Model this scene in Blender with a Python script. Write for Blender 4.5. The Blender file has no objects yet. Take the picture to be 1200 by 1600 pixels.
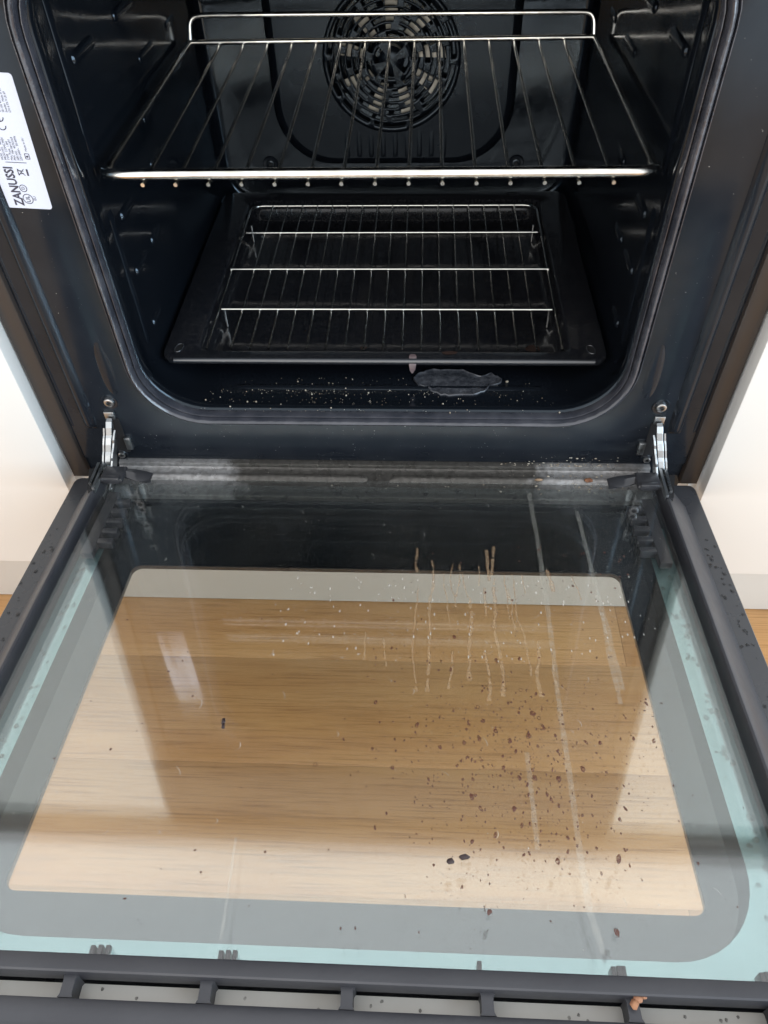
import bpy, bmesh, math, random
from mathutils import Vector, Matrix
random.seed(11)
S = bpy.context.scene
COL = S.collection

# ------------------------------------------------------------------ camera
def camera():
    yaw, pitch, roll = -0.0677, 0.8357, -0.036
    f = Vector((math.sin(yaw)*math.cos(pitch), math.cos(yaw)*math.cos(pitch), -math.sin(pitch)))
    r = Vector((math.cos(yaw), -math.sin(yaw), 0)); u = r.cross(f)
    r2 = math.cos(roll)*r + math.sin(roll)*u; u2 = -math.sin(roll)*r + math.cos(roll)*u
    cd = bpy.data.cameras.new('camera'); o = bpy.data.objects.new('camera', cd); COL.objects.link(o)
    m = Matrix((r2, u2, -f)).transposed().to_4x4(); m.translation = (0.0374, -0.5042, 0.5131)
    o.matrix_world = m
    cd.sensor_fit = 'VERTICAL'; cd.sensor_height = 24; cd.lens = 1178.74/1600*24
    cd.clip_start = .01; cd.clip_end = 100
    S.camera = o
camera()

# ------------------------------------------------------------------ light
W = bpy.data.worlds.new('World'); S.world = W; W.use_nodes = True
bg = W.node_tree.nodes['Background']
bg.inputs[0].default_value = (.965, .98, 1.0, 1); bg.inputs[1].default_value = 1.7

def area(name, loc, target, size, energy, col):
    l = bpy.data.lights.new(name, 'AREA'); l.shape = 'RECTANGLE'; l.size, l.size_y = size
    l.energy = energy; l.color = col
    o = bpy.data.objects.new(name, l); COL.objects.link(o); o.location = loc
    o.rotation_euler = (Vector(target)-Vector(loc)).to_track_quat('-Z', 'Y').to_euler()
    return o
area('window_light', (1.9, -1.3, .85), (0, -.1, 0), (1.4, 1.9), 56, (.58, .80, 1.0))
area('low_front_fill', (-.5, -2.5, .55), (0, -.1, -.2), (2.0, 1.6), 17, (1.0, .95, .87))  # added fill lamp, brightens the floor under the lowered door
vs = S.view_settings
vs.view_transform = 'Standard'; vs.look = 'None'; vs.exposure = 0; vs.gamma = 1; vs.use_curve_mapping = False
S.render.engine = 'CYCLES'
S.cycles.max_bounces = 12; S.cycles.transparent_max_bounces = 40; S.cycles.glossy_bounces = 6
S.cycles.use_denoising = True; S.cycles.caustics_reflective = False; S.cycles.caustics_refractive = False
S.cycles.sample_clamp_indirect = 4

# ------------------------------------------------------------------ materials
def mat(name, col, rough=.4, metal=0.0, spec=.5, bump=0, bscale=80, rvar=0, rscale=30, cvar=None, cscale=20, coat=0, stretch=(1,1,1), tint=None):
    m = bpy.data.materials.new(name); m.use_nodes = True
    nt = m.node_tree; p = nt.nodes['Principled BSDF']; L = nt.links
    p.inputs['Base Color'].default_value = (*col, 1); p.inputs['Roughness'].default_value = rough
    p.inputs['Metallic'].default_value = metal; p.inputs['Specular IOR Level'].default_value = spec
    if tint: p.inputs['Specular Tint'].default_value = (*tint, 1)
    p.inputs['Coat Weight'].default_value = coat; p.inputs['Coat Roughness'].default_value = .05
    tc = nt.nodes.new('ShaderNodeTexCoord'); mp = nt.nodes.new('ShaderNodeMapping')
    mp.inputs['Scale'].default_value = stretch; L.new(tc.outputs['Object'], mp.inputs[0])
    def noise(sc, det=4):
        n = nt.nodes.new('ShaderNodeTexNoise'); n.inputs['Scale'].default_value = sc; n.inputs['Detail'].default_value = det
        L.new(mp.outputs[0], n.inputs['Vector']); return n
    if bump:
        n = noise(bscale, 3); b = nt.nodes.new('ShaderNodeBump'); b.inputs['Strength'].default_value = bump
        b.inputs['Distance'].default_value = .002
        L.new(n.outputs[0], b.inputs['Height']); L.new(b.outputs[0], p.inputs['Normal'])
    if rvar:
        n = noise(rscale, 6); r = nt.nodes.new('ShaderNodeMapRange')
        r.inputs[1].default_value = .3; r.inputs[2].default_value = .7
        r.inputs[3].default_value = max(0, rough-rvar); r.inputs[4].default_value = rough+rvar
        L.new(n.outputs[0], r.inputs[0]); L.new(r.outputs[0], p.inputs['Roughness'])
    if cvar:
        n = noise(cscale, 8); r = nt.nodes.new('ShaderNodeValToRGB')
        r.color_ramp.elements[0].position = .38; r.color_ramp.elements[1].position = .66
        r.color_ramp.elements[0].color = (*col, 1); r.color_ramp.elements[1].color = (*cvar, 1)
        L.new(n.outputs[0], r.inputs[0]); L.new(r.outputs[0], p.inputs['Base Color'])
    return m

def glass(name, tint, ior=1.5, gcol=(1, 1, 1), rough=.012, haze=0):
    # thin float glass: Fresnel mirror over clear transmission
    m = bpy.data.materials.new(name); m.use_nodes = True; nt = m.node_tree; nt.nodes.clear(); L = nt.links
    o = nt.nodes.new('ShaderNodeOutputMaterial'); mx = nt.nodes.new('ShaderNodeMixShader')
    t = nt.nodes.new('ShaderNodeBsdfTransparent'); t.inputs[0].default_value = (*tint, 1)
    g = nt.nodes.new('ShaderNodeBsdfGlossy'); g.inputs['Roughness'].default_value = rough
    g.inputs[0].default_value = (*gcol, 1)
    f = nt.nodes.new('ShaderNodeFresnel'); ge = nt.nodes.new('ShaderNodeNewGeometry')
    iv = nt.nodes.new('ShaderNodeMapRange'); iv.inputs[3].default_value = ior; iv.inputs[4].default_value = 1/ior   # same reflectance on both faces
    L.new(ge.outputs['Backfacing'], iv.inputs[0]); L.new(iv.outputs[0], f.inputs[0])
    L.new(f.outputs[0], mx.inputs[0]); L.new(t.outputs[0], mx.inputs[1]); L.new(g.outputs[0], mx.inputs[2])
    if haze:   # thin greasy film
        d = nt.nodes.new('ShaderNodeBsdfDiffuse'); d.inputs[0].default_value = (.62, .58, .52, 1); m2 = nt.nodes.new('ShaderNodeMixShader')
        tc = nt.nodes.new('ShaderNodeTexCoord'); n1 = nt.nodes.new('ShaderNodeTexNoise'); n1.inputs['Scale'].default_value = 9; n1.inputs['Detail'].default_value = 7
        n1.inputs['Roughness'].default_value = .62; L.new(tc.outputs['Object'], n1.inputs['Vector'])
        n2 = nt.nodes.new('ShaderNodeTexNoise'); n2.inputs['Scale'].default_value = 420; n2.inputs['Detail'].default_value = 3; L.new(tc.outputs['Object'], n2.inputs['Vector'])
        r = nt.nodes.new('ShaderNodeMapRange'); r.inputs[1].default_value = .36; r.inputs[2].default_value = .72; r.inputs[3].default_value = 0; r.inputs[4].default_value = haze
        r2 = nt.nodes.new('ShaderNodeMapRange'); r2.inputs[1].default_value = .52; r2.inputs[2].default_value = .72; r2.inputs[3].default_value = .7; r2.inputs[4].default_value = 3.2
        mu = nt.nodes.new('ShaderNodeMath'); mu.operation = 'MULTIPLY'
        L.new(n1.outputs[0], r.inputs[0]); L.new(n2.outputs[0], r2.inputs[0]); L.new(r.outputs[0], mu.inputs[0]); L.new(r2.outputs[0], mu.inputs[1])
        L.new(mu.outputs[0], m2.inputs[0]); L.new(mx.outputs[0], m2.inputs[1]); L.new(d.outputs[0], m2.inputs[2]); L.new(m2.outputs[0], o.inputs[0]); return m
    L.new(mx.outputs[0], o.inputs[0]); return m

def film(name, col, alpha, scale=300, lo=.35, hi=.7, rough=.5):
    # dried residue: broken, half see-through
    m = bpy.data.materials.new(name); m.use_nodes = True; nt = m.node_tree; L = nt.links
    p = nt.nodes['Principled BSDF']; p.inputs['Base Color'].default_value = (*col, 1); p.inputs['Roughness'].default_value = rough
    tc = nt.nodes.new('ShaderNodeTexCoord'); n = nt.nodes.new('ShaderNodeTexNoise'); n.inputs['Scale'].default_value = scale
    n.inputs['Detail'].default_value = 5
    r = nt.nodes.new('ShaderNodeMapRange'); r.inputs[1].default_value = lo; r.inputs[2].default_value = hi
    r.inputs[3].default_value = alpha*.25; r.inputs[4].default_value = alpha
    L.new(tc.outputs['Object'], n.inputs['Vector']); L.new(n.outputs[0], r.inputs[0]); L.new(r.outputs[0], p.inputs['Alpha'])
    return m

ENAMEL = mat('black_enamel', (.0048, .0062, .0088), .12, bump=.07, bscale=45, rvar=.06, rscale=18, tint=(.74, .88, 1.0))
BACKM = mat('back_enamel', (.0050, .0065, .0095), .24, spec=.4, bump=.05, bscale=60, rvar=.06, rscale=30, tint=(.74, .88, 1.0))
FRAME = mat('frame_enamel', (.0085, .0105, .0145), .14, spec=.38, bump=.035, bscale=50, rvar=.06, rscale=25, cvar=(.0120, .0140, .0180), cscale=30, tint=(.80, .91, 1.0))
TRIM = mat('brown_black_trim', (.030, .024, .021), .34, bump=.05, bscale=400, rvar=.06)
TRAYM = mat('tray_enamel', (.007, .008, .011), .15, bump=.06, bscale=70, rvar=.08, rscale=40, cvar=(.020, .020, .022), cscale=420)
CHROME = mat('shelf_steel', (.76, .75, .72), .17, metal=1, rvar=.07, rscale=120, cvar=(.62, .59, .53), cscale=90)
CHROME2 = mat('trivet_steel', (.66, .65, .62), .16, metal=1, rvar=.06, rscale=120)
HINGEM = mat('zinc_hinge', (.40, .415, .425), .32, metal=1, rvar=.08, rscale=90)
SCREWM = mat('screw_steel', (.45, .45, .45), .28, metal=1)
RUBBER = mat('grey_rubber', (.026, .028, .036), .19, spec=.8, rvar=.08, rscale=60, bump=.25, bscale=160, cvar=(.055, .056, .066), cscale=45)
PLASTIC = mat('dark_plastic', (.028, .028, .033), .44, bump=.06, bscale=300, rvar=.06, rscale=40, cvar=(.036, .036, .041), cscale=18)
BRACKET = mat('bracket_plastic', (.028, .028, .031), .30, bump=.05, bscale=300)
PRINT = mat('black_printed_glass', (.012, .013, .015), .03, spec=.6)
PANELM = mat('door_outer_glass', (.040, .041, .046), .30, rvar=.06, rscale=40)
BACKING = mat('grey_backing', (.52, .50, .46), .35, cvar=(.45, .43, .39), cscale=25)
WHITE = mat('white_lacquer', (.68, .665, .63), .32, bump=.015, bscale=200)
PLINTHM = mat('plinth_laminate', (.52, .50, .46), .38)
WORKM = mat('dark_worktop', (.24, .22, .20), .35)
FANM = mat('fan_aluminium', (.50, .47, .40), .5, metal=.15)
DARKM = mat('fan_chamber', (.006, .006, .007), .7)
PAPER = mat('label_paper', (.56, .59, .68), .38)
INK = mat('label_ink', (.035, .035, .055), .5)
CRUMBM = mat('crumb_pale', (.50, .45, .37), .8, cvar=(.22, .15, .09), cscale=120)
CRUMBB = mat('crumb_brown', (.16, .06, .03), .7, cvar=(.34, .16, .08), cscale=250)
CHAR = mat('charred_crumb', (.025, .012, .012), .55)
RIMM = mat('rim_enamel', (.030, .032, .036), .16, spec=1.0)
FLAKE = mat('burnt_grease', (.026, .028, .034), .26, bump=.5, bscale=220, rvar=.12, rscale=120, cvar=(.062, .064, .072), cscale=170)
SPOTM = film('brown_grease_spot', (.085, .028, .018), .94, 700, .30, .56, .4)
DRIPB = film('brown_drip', (.40, .28, .17), .60, 520, .38, .64, .45)
DRIPE = film('brown_drip_edge', (.20, .10, .05), .60, 600, .42, .62, .45)
STREAK = film('pale_streak', (.60, .57, .50), .26, 260, .3, .7, .5)
SPECKM = film('dust_speck', (.55, .53, .48), .6, 400, .2, .5, .6)
SMEARM = film('water_mark', (.012, .012, .014), .75, 300, .35, .6, .3)
GL_IN = glass('clear_pane', (.985, .99, .988), haze=.011, rough=.03); GL_MID = glass('coated_pane', (.965, .975, .965), 1.80, (.90, .98, 1.0), .055)
GL_OUT = glass('outer_window', (.975, .975, .965), 1.5, (1, 1, 1), .08)
TEAL = mat('coated_glass_edge', (.24, .40, .42), .06, metal=.6, spec=.6, rvar=.03, rscale=60, cvar=(.28, .45, .46), cscale=14)

def sill_mat():
    m = mat('greasy_sill', (.30, .30, .31), .34, metal=.5, bump=.3, bscale=260, rvar=.12, rscale=80)
    nt = m.node_tree; p = nt.nodes['Principled BSDF']; L = nt.links
    tc = nt.nodes.new('ShaderNodeTexCoord'); sx = nt.nodes.new('ShaderNodeSeparateXYZ'); L.new(tc.outputs['Object'], sx.inputs[0])
    a = nt.nodes.new('ShaderNodeMath'); a.operation = 'ABSOLUTE'
    ad = nt.nodes.new('ShaderNodeMath'); ad.operation = 'SUBTRACT'; ad.inputs[1].default_value = .008
    L.new(sx.outputs[0], ad.inputs[0]); L.new(ad.outputs[0], a.inputs[0])
    n = nt.nodes.new('ShaderNodeTexNoise'); n.inputs['Scale'].default_value = 70; n.inputs['Detail'].default_value = 8
    L.new(tc.outputs['Object'], n.inputs['Vector'])
    s = nt.nodes.new('ShaderNodeMath'); s.operation = 'MULTIPLY_ADD'; s.inputs[1].default_value = .06; L.new(n.outputs[0], s.inputs[0]); L.new(a.outputs[0], s.inputs[2])
    r = nt.nodes.new('ShaderNodeValToRGB'); e = r.color_ramp.elements
    e[0].position = .165; e[0].color = (.085, .078, .070, 1); e[1].position = .182; e[1].color = (.30, .29, .285, 1)
    L.new(s.outputs[0], r.inputs[0])
    n2 = nt.nodes.new('ShaderNodeTexNoise'); n2.inputs['Scale'].default_value = 220; n2.inputs['Detail'].default_value = 6
    L.new(tc.outputs['Object'], n2.inputs['Vector'])
    mx = nt.nodes.new('ShaderNodeMix'); mx.data_type = 'RGBA'; mx.blend_type = 'MULTIPLY'; mx.inputs[0].default_value = .45
    r2 = nt.nodes.new('ShaderNodeValToRGB'); r2.color_ramp.elements[0].position = .35; r2.color_ramp.elements[1].position = .6
    r2.color_ramp.elements[0].color = (.35, .33, .31, 1)
    L.new(n2.outputs[0], r2.inputs[0]); L.new(r.outputs[0], mx.inputs[6]); L.new(r2.outputs[0], mx.inputs[7])
    L.new(mx.outputs[2], p.inputs['Base Color']); return m
SILLM = sill_mat()

def wood_mat():
    m = bpy.data.materials.new('oak_laminate'); m.use_nodes = True; nt = m.node_tree; L = nt.links; N = nt.nodes.new
    p = nt.nodes['Principled BSDF']; p.inputs['Roughness'].default_value = .38
    tc = N('ShaderNodeTexCoord'); oi = N('ShaderNodeObjectInfo')
    sc = N('ShaderNodeVectorMath'); sc.operation = 'SCALE'; sc.inputs[0].default_value = (13, 7, 5); L.new(oi.outputs['Random'], sc.inputs['Scale'])
    ad = N('ShaderNodeVectorMath'); L.new(tc.outputs['Object'], ad.inputs[0]); L.new(sc.outputs[0], ad.inputs[1])
    m1 = N('ShaderNodeMapping'); m1.inputs['Scale'].default_value = (1.6, 15, 1); L.new(ad.outputs[0], m1.inputs[0])
    n1 = N('ShaderNodeTexNoise'); n1.inputs['Scale'].default_value = 1; n1.inputs['Detail'].default_value = 5; n1.inputs['Distortion'].default_value = .8; L.new(m1.outputs[0], n1.inputs['Vector'])
    m2 = N('ShaderNodeMapping'); m2.inputs['Scale'].default_value = (14, 620, 1); L.new(ad.outputs[0], m2.inputs[0])
    n2 = N('ShaderNodeTexNoise'); n2.inputs['Scale'].default_value = 1; n2.inputs['Detail'].default_value = 4; L.new(m2.outputs[0], n2.inputs['Vector'])
    r1 = N('ShaderNodeValToRGB'); e = r1.color_ramp.elements
    e[0].position = .3; e[0].color = (.43, .215, .080, 1); e[1].position = .72; e[1].color = (.55, .315, .135, 1)
    L.new(n1.outputs[0], r1.inputs[0])
    r2 = N('ShaderNodeValToRGB'); e = r2.color_ramp.elements
    e[0].position = .30; e[0].color = (.55, .47, .40, 1); e[1].position = .50; e[1].color = (1, 1, 1, 1)
    L.new(n2.outputs[0], r2.inputs[0])
    mx = N('ShaderNodeMix'); mx.data_type = 'RGBA'; mx.blend_type = 'MULTIPLY'; mx.inputs[0].default_value = .75
    L.new(r1.outputs[0], mx.inputs[6]); L.new(r2.outputs[0], mx.inputs[7])
    hv = N('ShaderNodeHueSaturation'); L.new(mx.outputs[2], hv.inputs['Color'])
    mr = N('ShaderNodeMapRange'); mr.inputs[3].default_value = .98; mr.inputs[4].default_value = 1.03; L.new(oi.outputs['Random'], mr.inputs[0]); L.new(mr.outputs[0], hv.inputs['Value'])
    L.new(hv.outputs[0], p.inputs['Base Color'])
    b = N('ShaderNodeBump'); b.inputs['Strength'].default_value = .12; b.inputs['Distance'].default_value = .001; L.new(n2.outputs[0], b.inputs['Height']); L.new(b.outputs[0], p.inputs['Normal'])
    return m
WOOD = wood_mat()

# ------------------------------------------------------------------ mesh helpers
def link(name, me, m=None, parent=None):
    o = bpy.data.objects.new(name, me); COL.objects.link(o)
    if me and m:
        me.materials.clear(); me.materials.append(m)
    if parent: o.parent = parent
    return o
def mesh(name, V, F, smooth=False, angle=None):
    me = bpy.data.meshes.new(name); me.from_pydata([tuple(v) for v in V], [], F); me.update()
    bm = bmesh.new(); bm.from_mesh(me); bmesh.ops.recalc_face_normals(bm, faces=bm.faces); bm.to_mesh(me); bm.free()
    if smooth: me.shade_smooth()
    if angle: me.set_sharp_from_angle(angle=math.radians(angle))
    return me
def obj(name, V, F, m, parent=None, smooth=False, angle=None):
    return link(name, mesh(name, V, F, smooth, angle), m, parent)
class MB:
    def __init__(s): s.V = []; s.F = []
    def add(s, V, F):
        k = len(s.V); s.V += [tuple(v) for v in V]; s.F += [[i+k for i in f] for f in F]; return s
    def box(s, x0, x1, y0, y1, z0, z1, b=0):
        if b <= 0:
            V = [(x, y, z) for x in (x0, x1) for y in (y0, y1) for z in (z0, z1)]
            return s.add(V, [(0,1,3,2),(4,6,7,5),(0,4,5,1),(2,3,7,6),(0,2,6,4),(1,5,7,3)])
        bm = bmesh.new(); r = bmesh.ops.create_cube(bm, size=1)
        for v in bm.verts: v.co = Vector(((x0+x1)/2+v.co.x*(x1-x0), (y0+y1)/2+v.co.y*(y1-y0), (z0+z1)/2+v.co.z*(z1-z0)))
        bmesh.ops.bevel(bm, geom=bm.edges[:], offset=b, segments=2, profile=.5, affect='EDGES')
        bm.verts.index_update(); V = [v.co.copy() for v in bm.verts]; F = [[v.index for v in f.verts] for f in bm.faces]; bm.free()
        return s.add(V, F)
    def tube(s, P, r, n=8, closed=False, caps=True):
        P = [Vector(p) for p in P]; N = len(P); V = []; prev = None
        for i, p in enumerate(P):
            if closed: t = (P[(i+1) % N]-P[i-1])
            else: t = P[min(i+1, N-1)]-P[max(i-1, 0)]
            t.normalize()
            if prev is None: a = t.orthogonal().normalized()
            else: a = (prev-t*prev.dot(t)).normalized()
            prev = a; b = t.cross(a); rr = r[i] if isinstance(r, (list, tuple)) else r
            for k in range(n):
                q = 2*math.pi*k/n; V.append(p+a*rr*math.cos(q)+b*rr*math.sin(q))
        F = []
        for i in range(N if closed else N-1):
            j = (i+1) % N
            for k in range(n): F.append((i*n+k, i*n+(k+1) % n, j*n+(k+1) % n, j*n+k))
        if caps and not closed: F += [list(range(n))[::-1], [(N-1)*n+k for k in range(n)]]
        return s.add(V, F)
    def loft(s, loops, cap0=False, cap1=False, closed=True):
        n = len(loops[0]); V = [v for l in loops for v in l]; F = []
        for i in range(len(loops)-1):
            for k in range(n if closed else n-1): F.append((i*n+k, i*n+(k+1) % n, (i+1)*n+(k+1) % n, (i+1)*n+k))
        if cap0: F.append(list(range(n))[::-1])
        if cap1: F.append([(len(loops)-1)*n+k for k in range(n)])
        return s.add(V, F)
    def prism(s, P, axis, a0, a1):   # polygon extruded along an axis
        def pt(p, a): return {'x': (a, p[0], p[1]), 'y': (p[0], a, p[1]), 'z': (p[0], p[1], a)}[axis]
        n = len(P)
        return s.loft([[pt(p, a0) for p in P], [pt(p, a1) for p in P]], True, True)
    def build(s, name, m, parent=None, smooth=True, angle=35): return obj(name, s.V, s.F, m, parent, smooth, angle)
def rrect(x0, x1, z0, z1, r, n=8, m=6):
    """2D rounded rectangle, counter-clockwise, n points per corner arc and m per straight side"""
    P = []; r = max(r, 1e-5)
    C = [(x1-r, z0+r, -90), (x1-r, z1-r, 0), (x0+r, z1-r, 90), (x0+r, z0+r, 180)]
    for i, (cx, cz, a) in enumerate(C):
        arc = [(cx+r*math.cos(math.radians(a+90*k/n)), cz+r*math.sin(math.radians(a+90*k/n))) for k in range(n+1)]
        P += arc
        nx = C[(i+1) % 4]; q = (nx[0]+r*math.cos(math.radians(nx[2])), nx[1]+r*math.sin(math.radians(nx[2])))
        P += [(arc[-1][0]+(q[0]-arc[-1][0])*k/m, arc[-1][1]+(q[1]-arc[-1][1])*k/m) for k in range(1, m)]
    return P
def arc(p0, c, p1, n=6):  # quadratic corner
    p0, c, p1 = Vector(p0), Vector(c), Vector(p1)
    return [p0*(1-t)**2+c*2*t*(1-t)+p1*t*t for t in [k/n for k in range(n+1)]]
def bez(pts, n=8, r=.01):
    """polyline with rounded corners"""
    out = [Vector(pts[0])]
    for a, b, c in zip(pts, pts[1:], pts[2:]):
        a, b, c = Vector(a), Vector(b), Vector(c)
        d0 = min(r, (a-b).length*.5); d1 = min(r, (c-b).length*.5)
        out += arc(b+(a-b).normalized()*d0, b, b+(c-b).normalized()*d1, n)
    return out+[Vector(pts[-1])]
def empty(name, loc=(0, 0, 0)):
    o = bpy.data.objects.new(name, None); COL.objects.link(o); o.location = loc; o.empty_display_size = .05; return o
def tag(o, label, cat, group=None, kind=None):
    o['label'] = label; o['category'] = cat
    if group: o['group'] = group
    if kind: o['kind'] = kind
    return o
def copy(o, name=None, parent=None):
    c = o.copy(); COL.objects.link(c); c.parent = parent if parent else o.parent
    if name: c.name = name
    return c

# ------------------------------------------------------------------ floor and cabinets
ZF = -.258
floor = MB().box(-1.6, 1.6, -1.9, .09, ZF-.05, ZF-.0092).build('floor', mat('floor_underlay', (.12, .07, .04), .8), None, False, None)
floor['kind'] = 'structure'
pw = .128
pm = {}
for i in range(15):
    y1 = .085-i*pw; y0 = y1-pw+.0001
    xs = [-1.6]; x = -1.6+random.uniform(.25, 1.2)
    while x < 1.4: xs.append(x); x += 1.2
    xs.append(1.6)
    for a, b in zip(xs, xs[1:]):
        if b-a < .05: continue
        MB().box(a+.0002, b-.0002, y0, y1, ZF-.009, ZF, .0002).build('plank', WOOD, floor, True, 35)
PY = .040
o = MB().box(-1.3, 1.3, PY, PY+.016, ZF+.001, -.1, .0008).build('plinth', PLINTHM)
tag(o, 'pale grey plinth board under the white cabinets, meeting the wood floor', 'plinth')
YF = -.0145
for s, lab in ((-1, 'white cabinet front left of the oven'), (1, 'white cabinet front right of the oven')):
    t = empty('cabinet', (0, 0, 0))
    x0, x1 = sorted((s*.2995, s*.8995))
    MB().box(x0, x1, YF, YF+.019, -.118, .578, .0012).build('cabinet_door', WHITE, t)
    x0, x1 = sorted((s*.302, s*.898))
    MB().box(x0, x1, YF+.021, .055, -.117, .580, .0008).build('carcass', WHITE, t)
    tag(t, lab, 'cabinet', 'white kitchen cabinet fronts')
o = MB().box(-.2965, .2965, .012, .03, -.118, -.012, .0012).build('filler_panel', WHITE)
tag(o, 'white filler strip directly under the oven, above the plinth', 'filler panel')
o = MB().box(-1.3, 1.3, -.022, .56, .601, .640, .002).build('worktop', WORKM)
tag(o, 'kitchen worktop above the oven, seen mirrored in the door glass', 'worktop')

# ------------------------------------------------------------------ oven body
oven = empty('oven', (0, 0, 0))
tag(oven, 'black built-in oven with its door lowered, rating label on its frame', 'oven')
CX = .003
XO, ZB, ZT, RO = .2045, .0775, .425, .052           # cavity mouth
def lo(d, y, r=None): return [(CX+x, y, z) for x, z in rrect(-XO-d, XO+d, ZB-d, ZT+d, (RO+d) if r is None else r, 10, 8)]
def rect_lo(x0, x1, z0, z1, y, r=.0005): return [(x, y, z) for x, z in rrect(x0, x1, z0, z1, r, 10, 8)]
FY = .004
mb = MB(); mb.loft([lo(.0075, FY+.006), lo(.0085, FY+.001), lo(.0100, FY), rect_lo(-.2835, .2835, .0215, .470, FY, .002), rect_lo(-.2835, .2835, .0195, .470, FY+.002, .002), rect_lo(-.2835, .2835, .0195, .470, FY+.02, .002)])
mb.build('front_frame', FRAME, oven)
for s in (-1, 1):
    P = [(s*.2972, .0), (s*.2835, .0), (s*.2822, .0006), (s*.2815, .0025), (s*.281, .010), (s*.281, .03), (s*.2972, .03)]
    MB().prism(P, 'z', .0, .470).build('side_trim', TRIM, oven)
    # pressed channel: rounded rails standing on the frame face, closed at the foot
    P = [(s*x, y) for x, y in ((.2680, FY+.0005), (.2662, FY-.0022), (.2640, FY-.0038), (.2615, FY-.0043), (.2590, FY-.0038), (.2568, FY-.0020), (.2550, FY+.0005))]
    mb = MB(); Zs = [(.058, .0), (.0600, .45), (.063, .8), (.067, 1), (.12, 1), (.2, 1), (.3, 1), (.47, 1)]
    mb.loft([[(x, FY+.0005+(y-FY-.0005)*k, z) for x, y in P] for z, k in Zs], closed=False)
    mb.build('frame_rib', FRAME, oven, True, 60)
    mb = MB(); P = [(s*x, y) for x, y in ((.2815, FY+.0006), (.280, FY-.0006), (.2785, FY-.0008), (.277, FY+.0006))]
    mb.loft([[(x, FY+.0006+(y-FY-.0006)*k, z) for x, y in P] for z, k in Zs], closed=False)
    mb.build('frame_bead', FRAME, oven, True, 60)
    # teardrop pressing above the hinge slot
    V = []; n = 20
    loops = []
    for k, (sc, dy) in enumerate(((1, .0004), (.85, -.0004), (.6, -.0010), (.3, -.0013), (.05, -.0014))):
        loops.append([(s*.229+sc*.0070*math.cos(2*math.pi*i/n), FY+dy, .118+sc*(.038 if math.sin(2*math.pi*i/n) > 0 else .022)*math.sin(2*math.pi*i/n)) for i in range(n)])
    MB().loft(loops, False, True).build('frame_pressing', FRAME, oven, True, 60)
# gasket: ribbed rubber seal
prof = [(.0135, FY+.001), (.0137, FY-.0030), (.0132, FY-.0042), (.0124, FY-.0042), (.0118, FY-.0030), (.0112, FY+.0005), (.0104, FY+.0005), (.0098, FY-.0040), (.0090, FY-.0075), (.0074, FY-.0100), (.0056, FY-.0104), (.0040, FY-.0092), (.0031, FY-.0060), (.0026, FY-.0010), (.0020, FY+.0005), (.0014, FY-.0030), (.0008, FY-.0044), (.0000, FY-.0044), (-.0007, FY-.0030), (-.0010, FY+.0020), (.0000, FY+.0060)]
MB().loft([lo(d*.72, FY+(y-FY)*.85) for d, y in prof]).build('gasket', RUBBER, oven, True, 50)
# cavity liner
XI, ZI0, ZI1, YB = .2085, .0785, .43, .402
def li(d, y, r): return [(CX+x, y, z) for x, z in rrect(-XI-d, XI+d, ZI0-max(d, -.014)*(1 if y > .3 else .15), ZI1+d, r, 10, 8)]
mb = MB(); mb.loft([lo(.008, FY+.0045), lo(.002, FY+.0040), lo(-.0002, FY+.0048), lo(-.0015, FY+.0065), lo(-.002, FY+.010), lo(-.0005, FY+.016), li(-.0020, FY+.022, .05), li(-.0003, FY+.030, .047), li(0, FY+.04, .045), li(0, .12, .042), li(-.001, .25, .040), li(-.002, YB-.016, .036), li(-.0035, YB-.007, .034), li(-.0075, YB-.002, .030), li(-.014, YB, .025)], False, True)
mb.build('cavity', ENAMEL, oven, True, 60)
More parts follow.
